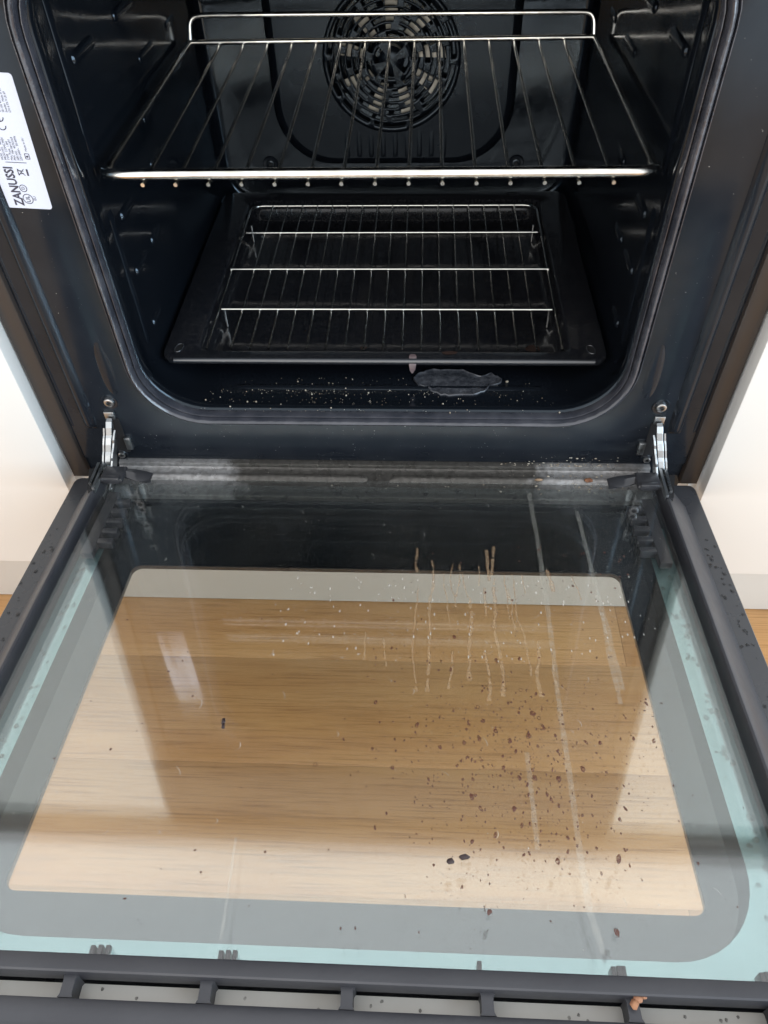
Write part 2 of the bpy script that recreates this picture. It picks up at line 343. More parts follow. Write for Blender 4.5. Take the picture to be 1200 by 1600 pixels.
# raised bead along the cavity floor ; vertical beads near the mouth are added to mimic a reflected stripe
mb = MB(); loops = []
for x in (-.135, -.130, -.12, -.06, 0, .06, .12, .145, .150):
    k = 0 if x in (-.135, .150) else (.7 if x in (-.130, .145) else 1)
    loops.append([(x, .0365, ZI0-.0006), (x, .0385, ZI0-.0006+.0014*k), (x, .0410, ZI0-.0006+.0022*k), (x, .0435, ZI0-.0006+.0014*k), (x, .0455, ZI0-.0006)])
mb.loft(loops, closed=False); mb.build('floor_bead', ENAMEL, oven, True, 60)
for s in (-1, 1):
    X = CX+s*XI
    mb = MB(); loops = []
    for z, k in ((.118, 0), (.121, .7), (.126, 1), (.18, 1), (.234, 1), (.239, .7), (.242, 0)):
        loops.append([(X-s*.003*k*h+s*.0008, y, z) for y, h in ((.047, 0), (.049, .7), (.052, 1), (.055, .7), (.057, 0))])
    mb.loft(loops, closed=False); mb.build('reflection_bead', ENAMEL, oven, True, 60)
    mb = MB(); loops = []
    for z, k in ((.262, 0), (.265, .7), (.270, 1), (.33, 1), (.385, 1), (.390, .7), (.393, 0)):
        loops.append([(X-s*.003*k*h+s*.0008, y, z) for y, h in ((.047, 0), (.049, .7), (.052, 1), (.055, .7), (.057, 0))])
    mb.loft(loops, closed=False); mb.build('reflection_bead', ENAMEL, oven, True, 60)
    # pressed shelf runners
    for zl, spans in ((.128, ((.072, .100),)), (.182, ((.068, .104), (.120, .150))), (.230, ((.070, .104), (.165, .200))), (.265, ((.075, .120), (.175, .235), (.280, .322))), (.304, ((.200, .245), (.290, .325))), (.345, ((.066, .112), (.165, .215)))):
        for (y0, y1) in spans:
            mb = MB(); n = 6; loops = []
            for k, (gr, dx) in enumerate(((0, 0), (.25, .55), (.55, .9), (1, 1))):
                g = .0042*gr
                loops.append([(X-s*.0034*dx+s*.0008, CX*0+y, z) for y, z in rrect(y0+g, y1-g, zl-.0095+g, zl+g*-1+.001, .0045-.0035*gr, 4, 2)])
            mb.loft(loops, False, True); mb.build('shelf_runner', ENAMEL, oven, True, 40)
# back panel with fan grille
FXC, FZC, FR = CX-.001, .2395, .0765*.905
def ushape(d, y):
    P = []
    x0, x1, z0, z1, r = -.131+d, .131-d, .1305+d, .41-d, .062
    return [(CX+x, y, z) for x, z in rrect(x0, x1, z0, z1, r-d*.5, 10, 8)]
def circ(r, y, n=72, ph=-math.pi/2): return [(FXC+r*math.cos(ph+2*math.pi*k/n), y, FZC+r*math.sin(ph+2*math.pi*k/n)) for k in range(n)]
mb = MB(); mb.loft([ushape(-.004, YB-.0005), ushape(-.002, YB-.004), ushape(.002, YB-.0075), ushape(.006, YB-.009)])
L0 = ushape(.006, YB-.009); nn = len(L0)
L1 = []
for (x, y, z) in L0:
    a = math.atan2(z-FZC, x-FXC); L1.append((FXC+(FR+.004)*math.cos(a), YB-.009, FZC+(FR+.004)*math.sin(a)))
mb.loft([L0, L1]); back = mb.build('back_panel', BACKM, oven, True, 30)
for k in range(-4, 5):
    x = CX+.002+k*.0139
    mb = MB(); loops = []
    for z, h in ((.137, 0), (.139, .8), (.143, 1), (.158, .8), (.168, 0)):
        loops.append([(x+dx, YB-.0088-.0013*h*hh, z) for dx, hh in ((-.0032, 0), (-.0018, .75), (0, 1), (.0018, .75), (.0032, 0))])
    mb.loft(loops, closed=False); mb.build('panel_rib', BACKM, back, True, 60)
# grille: polar grid with arc slots left open
def grille():
    rings = [(.0705, .0750, 10, .86, 0), (.0630, .0680, 10, .84, .5), (.0555, .0605, 8, .80, .15), (.0480, .0530, 8, .80, .6), (.0405, .0455, 8, .76, .1), (.0325, .0375, 6, .74, .5), (.0245, .0295, 6, .70, 0), (.0150, .0195, 4, .62, .5)]
    rings = [(a*.905, b*.905, n, fr, ph) for a, b, n, fr, ph in rings]
    NA = 240; rs = [.002]
    for a, b, *_ in sorted(rings): rs += [a, b]
    rs.append(FR+.0045)
    yf = YB-.0105
    def yr(r): return yf-.0012*max(0, 1-(r/FR)**2)
    def is_slot(r, j):
        for a, b, n, fr, ph in rings:
            if a < r < b:
                t = ((j+.5)/NA*n+ph) % 1; return t < fr
        return False
    V = []; F = []
    for r in rs:
        for j in range(NA):
            q = 2*math.pi*j/NA; V.append((FXC+r*math.cos(q), yr(r), FZC+r*math.sin(q)))
    for i in range(len(rs)-1):
        rm = (rs[i]+rs[i+1])/2
        for j in range(NA):
            if is_slot(rm, j): continue
            F.append((i*NA+j, i*NA+(j+1) % NA, (i+1)*NA+(j+1) % NA, (i+1)*NA+j))
    F.append(list(range(NA)))
    me = mesh('fan_grille', V, F, True)
    o = link('fan_grille', me, BACKM, back)
    md = o.modifiers.new('solid', 'SOLIDIFY'); md.thickness = .0022; md.offset = 0
    return o
grille()
mb = MB(); mb.loft([circ(FR+.004, YB-.009), circ(FR+.002, YB+.02), circ(.02, YB+.0215)], False, True); mb.build('fan_chamber', DARKM, oven)
hub = MB(); hub.loft([circ(.013, YB+.019, 24), circ(.013, YB-.005, 24), circ(.011, YB-.0065, 24)], False, True)
fan = hub.build('fan_wheel', FANM, oven)
hb = MB(); hb.loft([circ(.057, YB+.018, 48), circ(.012, YB+.0165, 48)]); hb.build('fan_disc', mat('fan_disc_dark', (.05, .048, .045), .5, metal=.5), fan)
blade = None
for k in range(9):
    mb = MB(); ca = 2*math.pi*k/9+.2
    def R_(x, z, y): return (FXC+x*math.cos(ca)-z*math.sin(ca), y, FZC+x*math.sin(ca)+z*math.cos(ca))
    V = [R_(.026, -.004, YB-.006), R_(.057, -.011, YB-.007), R_(.057, .004, YB-.004), R_(.026, .004, YB-.003), R_(.026, .0045, YB+.016), R_(.057, .0045, YB+.016)]
    mb.add(V, [(0, 1, 2, 3), (3, 2, 5, 4)]); o = mb.build('fan_blade', FANM, fan, False, None)
    md = o.modifiers.new('solid', 'SOLIDIFY'); md.thickness = .001
def screw(name, x, y, z, r, parent, m=SCREWM, washer=True):
    n = 24; mb = MB()
    def c(rr, yy, nn=n): return [(x+rr*math.cos(2*math.pi*k/n), y-yy, z+rr*math.sin(2*math.pi*k/n)) for k in range(nn)]
    mb.loft([c(r, 0), c(r, .0012), c(r*.92, .0022), c(r*.72, .0026), c(r*.50, .0026), c(r*.46, .0008)], False, True)
    o = mb.build(name, m, parent, True, 40)
    w = MB(); w.loft([c(r*1.75, -.0004), c(r*1.6, .0009), c(r*1.1, .0004), c(r*.9, .0004)], False, True); w.build('washer', FRAME, o, True, 50)
    s = MB(); s.loft([[(x+r*(.40 if k % 2 else .26)*math.cos(math.pi*k/6), y-.0011, z+r*(.40 if k % 2 else .26)*math.sin(math.pi*k/6)) for k in range(12)], [(x+r*(.40 if k % 2 else .26)*math.cos(math.pi*k/6), y-.0019, z+r*(.40 if k % 2 else .26)*math.sin(math.pi*k/6)) for k in range(12)]], False, True)
    s.build('screw_recess', DARKM, o, False, None)
    return o
screw('screw', -.1445, YB-.001, .1268, .0052, oven, ENAMEL); screw('screw', .1465, YB-.001, .1263, .0052, oven, ENAMEL)
screw('screw', -.2365, FY-.0002, .0900, .0046, oven); screw('screw', .2435, FY-.0002, .0892, .0046, oven)
screw('screw', -.2430, FY-.0002, .0265, .0034, oven); screw('screw', .2455, FY-.0002, .0275, .0034, oven)
fd = MB()
for _ in range(260):
    x = random.uniform(-.245, .245); z = random.uniform(.022, .066) if random.random() < .6 else random.uniform(.022, .40)
    if z > .066: x = random.choice((-1, 1))*random.uniform(.222, .252)
    r = random.choice([.00012]*6+[.0002]*3+[.00035]); n = 6
    V = [(x, FY-.0004, z)]+[(x+r*random.uniform(.6, 1.3)*math.cos(2*math.pi*k/n), FY-.0003, z+r*random.uniform(.6, 1.3)*math.sin(2*math.pi*k/n)) for k in range(n)]
    fd.add(V, [(0, 1+k, 1+(k+1) % n) for k in range(n)])
o = fd.build('frame_dust', SPECKM, oven, False, None); o['kind'] = 'stuff'
# sill below the frame: stepped sheet with two pressed beads
prof = [(.010, .0205), (.0015, .0205), (-.0005, .0200), (-.0012, .0185), (-.0015, .0165), (-.0035, .0152), (-.0060, .0150), (-.0280, .0085), (-.0300, .0090), (-.0315, .0085), (-.0325, .0060), (-.033, -.004)]
xs = [-.247, -.2, -.15, -.1, -.05, 0, .05, .1, .15, .2, .250]
mb = MB(); mb.loft([[(x, y, z) for y, z in prof] for x in xs], closed=False); sill = mb.build('sill', SILLM, oven, True, 40)
for a, b in ((-.235, -.010), (.010, .238)):
    loops = []
    for x, k in ((a, 0), (a+.004, .8), (a+.012, 1), ((a+b)/2, 1), (b-.012, 1), (b-.004, .8), (b, 0)):
        c0 = (-.0115, .0136)
        loops.append([(x, c0[0]+dy, c0[1]-dy*-.295+h*.0022*k-.0003) for dy, h in ((-.0042, 0), (-.0026, .75), (0, 1), (.0022, .75), (.0036, 0))])
    MB().loft(loops, closed=False).build('sill_bead', SILLM, sill, True, 60)
MB().box(-.283, .283, .006, .018, -.010, .0196).build('base_plate', FRAME, oven, False, None)
casing = [rect_lo(-.290, .290, -.008, .580, .008, .003), rect_lo(-.282, .282, -.006, .575, .02, .003), rect_lo(-.282, .282, -.006, .575, .56, .003)]
MB().loft(casing, False, True).build('casing', mat('casing_steel', (.10, .10, .10), .5, metal=.6), oven, False, None)  # unseen shell, added so no world light leaks in from behind
MB().box(-.2965, .2965, -.012, .03, .4720, .5960, .002).build('control_panel', PANELM, oven)

# ------------------------------------------------------------------ hinges
def hinge(s, x):
    mb = MB()
    # slot plate on the frame
    outline = [(-.0005, .0750), (-.004, .0735), (-.0075, .0690), (-.0095, .0620), (-.0112, .0600), (-.0140, .0545), (-.0160, .0480), (-.0182, .0455), (-.0205, .0400), (-.0225, .0335), (-.0255, .0300), (-.0290, .0265), (-.0330, .0235), (-.0400, .0225), (-.0480, .0235), (-.0480, .0170), (-.0330, .0130), (-.0180, .0150), (-.0100, .0260), (-.0060, .0420), (-.0040, .0560), (-.0005, .0660)]
    w = .0056
    mb.prism(outline, 'x', x-w/2, x+w/2)
    arm = mb.build('hinge', HINGEM, oven, False, None)
    md = arm.modifiers.new('bev', 'BEVEL'); md.width = .0007; md.segments = 2
    # side cheek, with scalloped edge
    sc = []
    for k in range(15):
        t = k/14; y = -.006-.030*t; z = .066-.046*t
        sc.append((y-.0016*math.sin(t*math.pi)-(.0018 if k % 4 in (1, 2) else 0), z))
    sc += [(-.034, .014), (-.024, .016), (-.012, .030), (-.006, .052)]
    xx = x-s*(w/2+.0020)
    o = MB().prism(sc, 'x', xx-.0009, xx+.0009).build('hinge_cheek', HINGEM, arm, False, None)
    md = o.modifiers.new('bev', 'BEVEL'); md.width = .0004; md.segments = 2
    o = MB().prism(outline[2:16]+[(-.020, .024), (-.0100, .040)], 'x', x+s*(w/2+.0009), x+s*(w/2+.0023)).build('hinge_cheek', HINGEM, arm, False, None)
    # steel tab and dark slot in the frame
    MB().box(x-.0046, x+.0046, FY-.0030, FY+.001, .0715, .0800, .0008).build('hinge_tab', HINGEM, arm)
    MB().box(x-.0052, x+.0062, FY-.0008, FY+.001, .0300, .0712, 0).build('hinge_slot', DARKM, arm, False, None)
    xk = x-s*.0085
    MB().box(xk-.0030, xk+.0030, FY-.0045, FY, .0360, .0500, .0008).build('hinge_lug', HINGEM, arm)
    # rivets
    for y, z in ((-.0215, .0275), (-.034, .0185)):
        V = []; mbb = MB(); n = 14
        q = [[(x-s*(w/2+.0030+dx), y+rr*math.cos(2*math.pi*k/n), z+rr*math.sin(2*math.pi*k/n)) for k in range(n)] for rr, dx in ((.0026, 0), (.0022, .0008), (.0012, .0011))]
        mbb.loft(q, False, True); mbb.build('rivet', SCREWM, arm)
hinge(-1, -.2400); hinge(1, .2450)
for o in list(oven.children):
    if o.name.startswith('hinge'):
        for p in [o]+[c for c in o.children if c.name.startswith(('hinge_cheek', 'rivet'))]:
            sg = -1 if p.data.vertices[0].co.x < 0 else 1
            for v in p.data.vertices: v.co.x += sg*max(0, .070-v.co.z)*.20    # arms splay outward towards the door rail

# ------------------------------------------------------------------ rating label
def text_obj(name, s, size, x, z, y, parent, bold=0, sx=1.0, length=None):
    cu = bpy.data.curves.new('t', 'FONT'); cu.body = s; cu.size = size; cu.offset = bold; cu.extrude = 0; cu.resolution_u = 2
    to = bpy.data.objects.new('t', cu); COL.objects.link(to)
    dg = bpy.context.evaluated_depsgraph_get(); dg.update()
    me = bpy.data.meshes.new_from_object(to.evaluated_get(dg))
    bpy.data.objects.remove(to); bpy.data.curves.remove(cu)
    if length: sx = length/max(v.co.x for v in me.vertices)
    for v in me.vertices:   # reads upward: text x -> world z, text y -> world -x
        a, b = v.co.x*sx, v.co.y
        v.co = (x-b+TXO, y, z+a)
    me.name = name
    return link(name, me, INK, parent)
TXO = -.0040
LX0, LX1, LZ0, LZ1 = -.2535, -.2213, .2655, .3535
ly = FY-.0003
P = rrect(LX0, LX1, LZ0, LZ1, .0022, 5, 2)
lab = MB().loft([[(x, FY+.0002, z) for x, z in P], [(x, ly, z) for x, z in P]], False, True).build('rating_label', PAPER, oven, False, None)
la = .055; lab.rotation_euler = (0, la, 0); px0, pz0 = LX1, LZ0; lab.location = (px0-(px0*math.cos(la)+pz0*math.sin(la))-.0035, 0, pz0-(-px0*math.sin(la)+pz0*math.cos(la))); lab['label'] = 'white rating sticker with upright black print on the left frame'
ty = ly-.0002
text_obj('lettering', 'ZANUSSI', .0088, -.2392+.0025, .2675, ty, lab, .00024, None, .0270)
def ring_mark(x, z, r, parent):
    n = 28; w = .00045; x += TXO
    mb = MB(); mb.loft([[(x+q*math.cos(2*math.pi*k/n), ty, z+q*math.sin(2*math.pi*k/n)) for k in range(n)] for q in (r-w, r)])
    mb.build('ring_mark', INK, parent, False, None)
ring_mark(-.2325, .2725, .0036, lab); text_obj('lettering', 'UL', .0040, -.2312, .2700, ty, lab, .00006)
ring_mark(-.2335, .2800, .0026, lab); text_obj('lettering', 'D', .0030, -.2326, .2790, ty, lab, .00003)
text_obj('lettering', 'EU', .0026, -.2268, .2715, ty, lab)
def stroke(x0, z0, x1, z1, w, name='printed_line'):
    x0 += TXO; x1 += TXO; d = Vector((x1-x0, z1-z0)).normalized(); nx, nz = -d.y*w/2, d.x*w/2
    obj(name, [(x0+nx, ty, z0+nz), (x1+nx, ty, z1+nz), (x1-nx, ty, z1-nz), (x0-nx, ty, z0-nz)], [(0, 1, 2, 3)], INK, lab)
stroke(-.2398, .2978, -.2255, .2978, .0004)
# crossed-out bin
stroke(-.2335, .2890, -.2290, .2935, .0004); stroke(-.2335, .2935, -.2290, .2890, .0004); stroke(-.2332, .2900, -.2296, .2905, .0004)
stroke(-.2332, .2925, -.2296, .2920, .0004); stroke(-.2334, .2895, -.2334, .2930, .0005); stroke(-.2270, .2890, -.2270, .2935, .0012)
rows = ['MOD.  ZOB343X', 'PROD.NO.  944064877', 'TYPE  COMC79EV', 'Mat./Type  1.0N', 'PNC 944 064 877', 'SER.NO.  40703169', '230-240V~  50-60Hz']
for i, rtxt in enumerate(rows): text_obj('small_print', rtxt, .0022, -.2404+i*.00215, .2992, ty, lab, 0, .86)
stroke(-.2250, .3005, -.2250, .3040, .0004); stroke(-.2222+.0000, .3005, -.2222, .3040, .0004); stroke(-.2250, .3005, -.2222, .3005, .0004); stroke(-.2250, .3040, -.2222, .3040, .0004)
stroke(-.2243, .3018, -.2230, .3024, .0012)
text_obj('small_print', 'Made in EU', .0019, -.2226, .3055, ty, lab)
def arc_mark(x, z, r, a0, a1, w=.0006):
    n = 16; mb = MB(); x += TXO
    mb.loft([[(x+q*math.cos(math.radians(a0+(a1-a0)*k/n)), ty, z+q*math.sin(math.radians(a0+(a1-a0)*k/n))) for k in range(n+1)] for q in (r-w, r)], closed=False)
    mb.build('printed_mark', INK, lab, False, None)
arc_mark(-.2342, .3215, .0029, 180, 360); arc_mark(-.2342, .3268, .0029, 180, 360); stroke(-.2342, .3239, -.2342, .3262, .0006)
text_obj('lettering', 'UK', .0034, -.2400, .3170, ty, lab, .00004)
for i, rtxt in enumerate(['Electrolux Appliances AB', 'St Goransgatan 143', 'SE-105 45 Stockholm', 'Sweden  Made in EU', 'CN 6 PX 9 LR 69']): text_obj('small_print', rtxt, .0021, -.2338+i*.0022, .3300, ty, lab, 0, .84)

# ------------------------------------------------------------------ door (local frame: x, y = -distance from hinge, z = height over outer panel)
TILT = .107
def dbox(mb, x0, x1, l0, l1, h0, h1, b=0): return mb.box(x0, x1, -l1, -l0, h0, h1, b)
DW, DL = .2945, .4750
WX, WL0, WL1 = .2035, .1185, .3840
def plan(x0, x1, l0, l1, r, h, n=10, m=8): return [(x, y, h) for x, y in rrect(x0, x1, -l1, -l0, r, n, m)]
mb = MB()
mb.loft([plan(-WX, WX, WL0, WL1, .008, -.0040), plan(-WX, WX, WL0, WL1, .008, 0), plan(-DW+.001, DW-.001, .003, DL, .006, 0), plan(-DW, DW, .002, DL, .007, -.001), plan(-DW, DW, .002, DL, .007, -.0040), plan(-WX, WX, WL0, WL1, .008, -.0040)])
door = mb.build('door', PANELM, oven, False, None); door.rotation_euler = (-TILT, 0, 0)
door['label'] = 'lowered glass oven door with dark border'
def dslab(name, outline_args, h0, h1, m, r=.001):
    x0, x1, l0, l1 = outline_args
    mb = MB(); mb.loft([plan(x0, x1, l0, l1, r, h0), plan(x0, x1, l0, l1, r, h1)], True, True); return mb.build(name, m, door, False, None)
dslab('door_window', (-WX+.0002, WX-.0002, WL0+.0002, WL1-.0002), -.0036, -.0002, GL_OUT, .0079)
# glossy black print between the rails, lying on the outer glass
mb = MB(); mb.loft([plan(-WX, WX, WL0, WL1, .008, .0006), plan(-.2480, .2480, .010, .4240, .004, .0006)]); mb.build('printed_border', PRINT, door, False, None)
# middle pane with the tinted coated margin
dslab('middle_pane', (-.2455, .2455, .030, .4280), .0125, .0160, GL_MID)
def upath(x, l0, l1, r, h, n=10, m=8):
    P = [(-x, l0+(l1-r-l0)*k/m) for k in range(m)]
    P += [(-x+r-r*math.cos(math.pi/2*k/n), l1-r+r*math.sin(math.pi/2*k/n)) for k in range(n+1)]
    P += [(-x+r+(2*x-2*r)*k/m, l1) for k in range(1, m)]
    P += [(x-r+r*math.sin(math.pi/2*k/n), l1-r+r*math.cos(math.pi/2*k/n)) for k in range(n+1)]
    P += [(x, l1-r-(l1-r-l0)*k/m) for k in range(1, m+1)]
    return [(a, -b, h) for a, b in P]
mb = MB(); mb.loft([upath(.2285, .075, .4115, .052, .0112), upath(.2465, .075, .4285, .002, .0112)], closed=False); mb.build('coated_margin', TEAL, door, False, None)
dslab('inner_pane', (-.2415, .2415, .0395, .4290), .0268, .0305, GL_IN, .003)
for s in (-1, 1):
    P = [(.2785, .0003), (.2778, .0012), (.2700, .0105), (.2600, .0222), (.2515, .0322), (.2502, .0328), (.2488, .0324), (.2480, .0300), (.2470, .0002)]
    loops = [[(s*x, -l, h) for x, h in P] for l in (.034, .0345, .15, .3, .4285)]
    mb = MB(); mb.loft(loops, True, True); mb.build('side_rail', PLASTIC, door, True, 30)
    # slot in the rail end with spring steel clips for the hinge
    o = MB(); o.prism([(s*.2625, -.030), (s*.2500, -.030), (s*.2480, -.060), (s*.2540, -.060)], 'z', .0275, .0334); o.build('rail_slot', DARKM, door, False, None)
    for dx, l1 in ((.0, .060), (.0045, .054)):
        o = MB(); x = s*(.2505+dx); o.prism([(x-.0012, -.024), (x+.0012, -.024), (x+.0012-s*.002, -l1), (x-.0012-s*.002, -l1)], 'z', .0300, .0362); o.build('hinge_clip', HINGEM, door, False, None)
    # corner bracket holding the glass
    mb = MB(); x0, x1 = sorted((s*.2265, s*.2470)); dbox(mb, x0, x1, .0285, .0480, .0312, .0362, .0016)
    b = mb.build('corner_bracket', BRACKET, door)
    x0, x1 = sorted((s*.2285, s*.2440)); MB().box(x0, x1, -.0490, -.0440, .0310, .0378, .0012).build('bracket_lip', BRACKET, door)
    loops = []
    for k in range(9):
        t = k/8; x = s*(.2290-.026*t); l = .0300+.0025*t*t; wd = .0090+.0085*t-.006*t**4; h = .0345-.0022*t-.0016*t**4
        loops.append([(x, -l, .0308), (x, -l, h), (x, -(l+wd*.5), h+.0012), (x, -(l+wd), h-.0022), (x, -(l+wd), .0308)])
    mb = MB(); mb.loft(loops, True, True); mb.build('bracket_wing', BRACKET, door, True, 40)
    # stepped spacer under the glass edge
    for k in range(5):
        l = .060+k*.0125; x0, x1 = sorted((s*.2170, s*.2300)); mb = MB(); dbox(mb, x0+.002*k*s*0, x1, l, l+.0060, .0165, .0240, .0008); mb.build('spacer_step', BRACKET, door)
    x0, x1 = sorted((s*.2300, s*.2400)); mb = MB(); dbox(mb, x0, x1, .050, .128, .0165, .0235, .001); mb.build('spacer', BRACKET, door)
# front rail with slots
P = [(.4262, .0268), (.4256, .0330), (.4259, .0340), (.4268, .0345), (.4333, .0340), (.4341, .0332), (.4344, .0250), (.4344, .0225), (.4262, .0225)]
mb = MB(); mb.loft([[(x, -l, h) for l, h in P] for x in (-.2782, -.1, .1, .2782)], True, True); mb.build('front_rail', PLASTIC, door, True, 35)
P = [(.4440, .0040), (.4440, .0270), (.4446, .0292), (.4462, .0300), (.4520, .0300), (.4545, .0285), (.4560, .0285), (.4700, .0270), (.4735, .0240), (.4740, .0006), (.4440, .0006)]
mb = MB(); mb.loft([[(x, -l, h) for l, h in P] for x in (-.2782, -.1, .1, .2782)], True, True); mb.build('top_rail', PLASTIC, door, True, 35)
post = None
for x in (-.2775+.006, -.2075, -.1365, -.0665, .0045, .0740, .1450, .2150, .2715):
    if post is None:
        mb = MB(); P = [(-.0028, -.4343), (-.0022, -.4358), (-.0020, -.4425), (-.0028, -.4441), (.0050, -.4441), (.0040, -.4425), (.0038, -.4358), (.0048, -.4343)]
        mb.prism(P, 'z', .0010, .0285); post = mb.build('rail_post', PLASTIC, door, True, 60); post.location.x = x
    else:
        c = copy(post); c.location.x = x
for x in (-.2075, -.1300, -.0620, .0720, .1400, .2140):
    for k, (dx, hh, l) in enumerate(((0, .0255, .4225), (.0032, .0235, .4215), (.0062, .0205, .4205))):
        if x == .0720 and k: continue
        mb = MB(); dbox(mb, x+dx-.0012, x+dx+.0012, l-.0035, l+.004, .0165, hh, .0003); mb.build('glass_stop', BRACKET, door)
MB().box(-.2780, .2780, -.4440, -.4345, .0012, .0165).build('slot_backing', BACKING, door, False, None)

# ---- soiling on the glass
GH = .0307
def blob(mb, x, l, rx, rl, h=GH, n=9, rot=0, jag=.25):
    V = [(x, -l, h+.0002)]
    for k in range(n):
        q = 2*math.pi*k/n; f = 1+random.uniform(-jag, jag); a, b = rx*f*math.cos(q), rl*f*math.sin(q)
        V.append((x+a*math.cos(rot)-b*math.sin(rot), -l+a*math.sin(rot)+b*math.cos(rot), h))
    mb.add(V, [(0, 1+k, 1+(k+1) % n) for k in range(n)])
def ringblob(mb, x, l, r, h=GH, n=10):
    w = random.uniform(.5, .72); a = []; b = []
    for k in range(n):
        q = 2*math.pi*k/n; f = 1+random.uniform(-.15, .15)
        a.append((x+r*f*math.cos(q), -l+1.25*r*f*math.sin(q), h)); b.append((x+w*r*f*math.cos(q), -l+1.25*w*r*f*math.sin(q), h))
    mb.loft([a, b])
def ribbon(mb, P, W_, h=GH):
    V = []
    for (x, l), w in zip(P, W_): V += [(x-w/2, -l, h), (x+w/2, -l, h)]
    mb.add(V, [(2*i, 2*i+1, 2*i+3, 2*i+2) for i in range(len(P)-1)])
spots = MB()
def clip(x, l): return abs(x) < .236 and .06 < l < .422
for _ in range(680):
    x = random.gauss(.100, .043); l = random.gauss(.306, .036)
    if not clip(x, l): continue
    r = random.choice([.0004]*22+[.0007]*10+[.0011]*4+[.0017])*random.uniform(.7, 1.25)
    if r > .0009 and random.random() < .06: ringblob(spots, x, l, r)
    else: blob(spots, x, l, r*random.uniform(.7, 1), r*random.uniform(.9, 1.7), rot=random.uniform(-.5, .5))
for _ in range(70):
    x = random.uniform(.0, .215); l = random.uniform(.12, .41)
    if clip(x, l): blob(spots, x, l, random.uniform(.0003, .0010), random.uniform(.0003, .0013))
for _ in range(34):
    x = random.uniform(-.21, .05); l = random.uniform(.2, .415)
    if clip(x, l): blob(spots, x, l, random.uniform(.0003, .0009), random.uniform(.0003, .001))
for _ in range(26):
    x = random.uniform(.10, .20); l = random.uniform(.118, .18); blob(spots, x, l, random.uniform(.0004, .0009), random.uniform(.0004, .0011))
for _ in range(900):
    x = random.gauss(.115, .055); l = random.gauss(.29, .065)
    if clip(x, l): blob(spots, x, l, random.uniform(.00014, .0003), random.uniform(.00016, .0004), n=5)
o = spots.build('grease_spots', SPOTM, door, False, None); o['kind'] = 'stuff'
dr = MB()
de = MB()
def drip(x, l0, l1, w, wob=.0011):
    n = max(8, int((l1-l0)/.0022)); P = []; Wd = []; xx = x; v = 0
    for k in range(n+1):
        t = k/n; v = .75*v+random.uniform(-wob, wob)*.32; xx += v; P.append((xx, l0+(l1-l0)*t))
        Wd.append(w*(.55+.45*abs(math.sin(k*.55+x*900))+random.uniform(-.15, .25))*(1.5 if t > .94 else 1)*(.5 if t < .05 else 1))
    i = 0
    while i < n:      # the run breaks up into pieces
        j = min(n, i+random.randint(3, 14))
        if j-i >= 2: ribbon(dr, P[i:j+1], Wd[i:j+1])
        if random.random() < .7:
            for sd in (-1, 1):
                ribbon(de, [(a+sd*ww*.5, b) for (a, b), ww in zip(P[i:j+1], Wd[i:j+1])], [w*.16]*(j-i+1), GH+.00012)
        i = j+(1 if random.random() < .45 else 0)
    for _ in range(int((l1-l0)/.012)):
        blob(de, x+random.uniform(-.0025, .0025), random.uniform(l0, l1), .0004, .0006)
for x, l0, l1, w in ((.037, .123, .150, .0019), (.038, .165, .26, .0012), (.0487, .137, .150, .0016), (.050, .150, .262, .0021), (.058, .150, .200, .0010), (.0655, .140, .185, .0011), (.070, .140, .175, .0012), (.0768, .175, .250, .0026), (.072, .150, .175, .001), (.092, .124, .158, .0026), (.0985, .120, .152, .0024), (.097, .155, .262, .0025), (.088, .165, .195, .0020), (.085, .225, .268, .0022), (.104, .15, .20, .0012), (.110, .150, .245, .0014), (.1065, .165, .205, .0012), (.063, .225, .257, .0014), (.137, .145, .168, .0030), (.124, .215, .262, .0026), (.131, .235, .26, .0016), (.0845, .142, .163, .0009), (.014, .215, .24, .0013), (.0005, .21, .235, .0010), (.118, .15, .17, .001), (.155, .15, .175, .001)):
    drip(x, l0, l1, w)
o = dr.build('dried_drips', DRIPB, door, False, None); o['kind'] = 'stuff'
o = de.build('drip_edges', DRIPE, door, False, None); o['kind'] = 'stuff'
sm = MB()
def streak(P, w, h):
    Q = []; Wd = []
    for (a, b), (c, d) in zip(P, P[1:]):
        n = max(2, int((d-b)/.008))
        for k in range(n): Q.append((a+(c-a)*k/n+random.uniform(-.0002, .0002), b+(d-b)*k/n)); Wd.append(w*random.uniform(.8, 1.2))
    ribbon(sm, Q, Wd, h)
streak([(.134, .048), (.1352, .125), (.1345, .185), (.1324, .263), (.1322, .317), (.1314, .371), (.1322, .394), (.1372, .4235)], .0036, .0264)
streak([(.172, .070), (.1735, .138), (.1745, .175), (.1724, .225), (.1733, .272)], .0030, .0264)
streak([(.1735, .165), (.1755, .20), (.176, .26)], .0040, .0262)
streak([(.1075, .300), (.108, .37)], .0030, .0264)
streak([(-.0655, .36), (-.0625, .4235)], .0014, .0264)
o = sm.build('pale_streaks', STREAK, door, False, None); o['kind'] = 'stuff'
sp = MB()
for _ in range(420):
    x = random.uniform(-.235, .235) if random.random() < .5 else random.uniform(.02, .235); l = random.uniform(.052, .418) if random.random() < .4 else random.uniform(.055, .22)
    r = random.choice([.00016]*7+[.00026]*3+[.0004]); blob(sp, x, l, r, r*random.uniform(.7, 1.6), n=6)
for _ in range(60):
    x = random.uniform(-.2, .22); l = random.uniform(.06, .40); a = random.uniform(0, 3.1); L_ = random.uniform(.002, .007)
    P = [(x+L_*t*math.cos(a)+.0012*math.sin(3*t), l+L_*t*math.sin(a)) for t in (0, .33, .66, 1)]
    ribbon(sp, P, [.0002, .00032, .0003, .0002])
for _ in range(170):
    x = random.uniform(-.07, .2); l = random.uniform(.15, .235); r = random.uniform(.0003, .0010); blob(sp, x, l, r*.6, r*1.5, n=6)
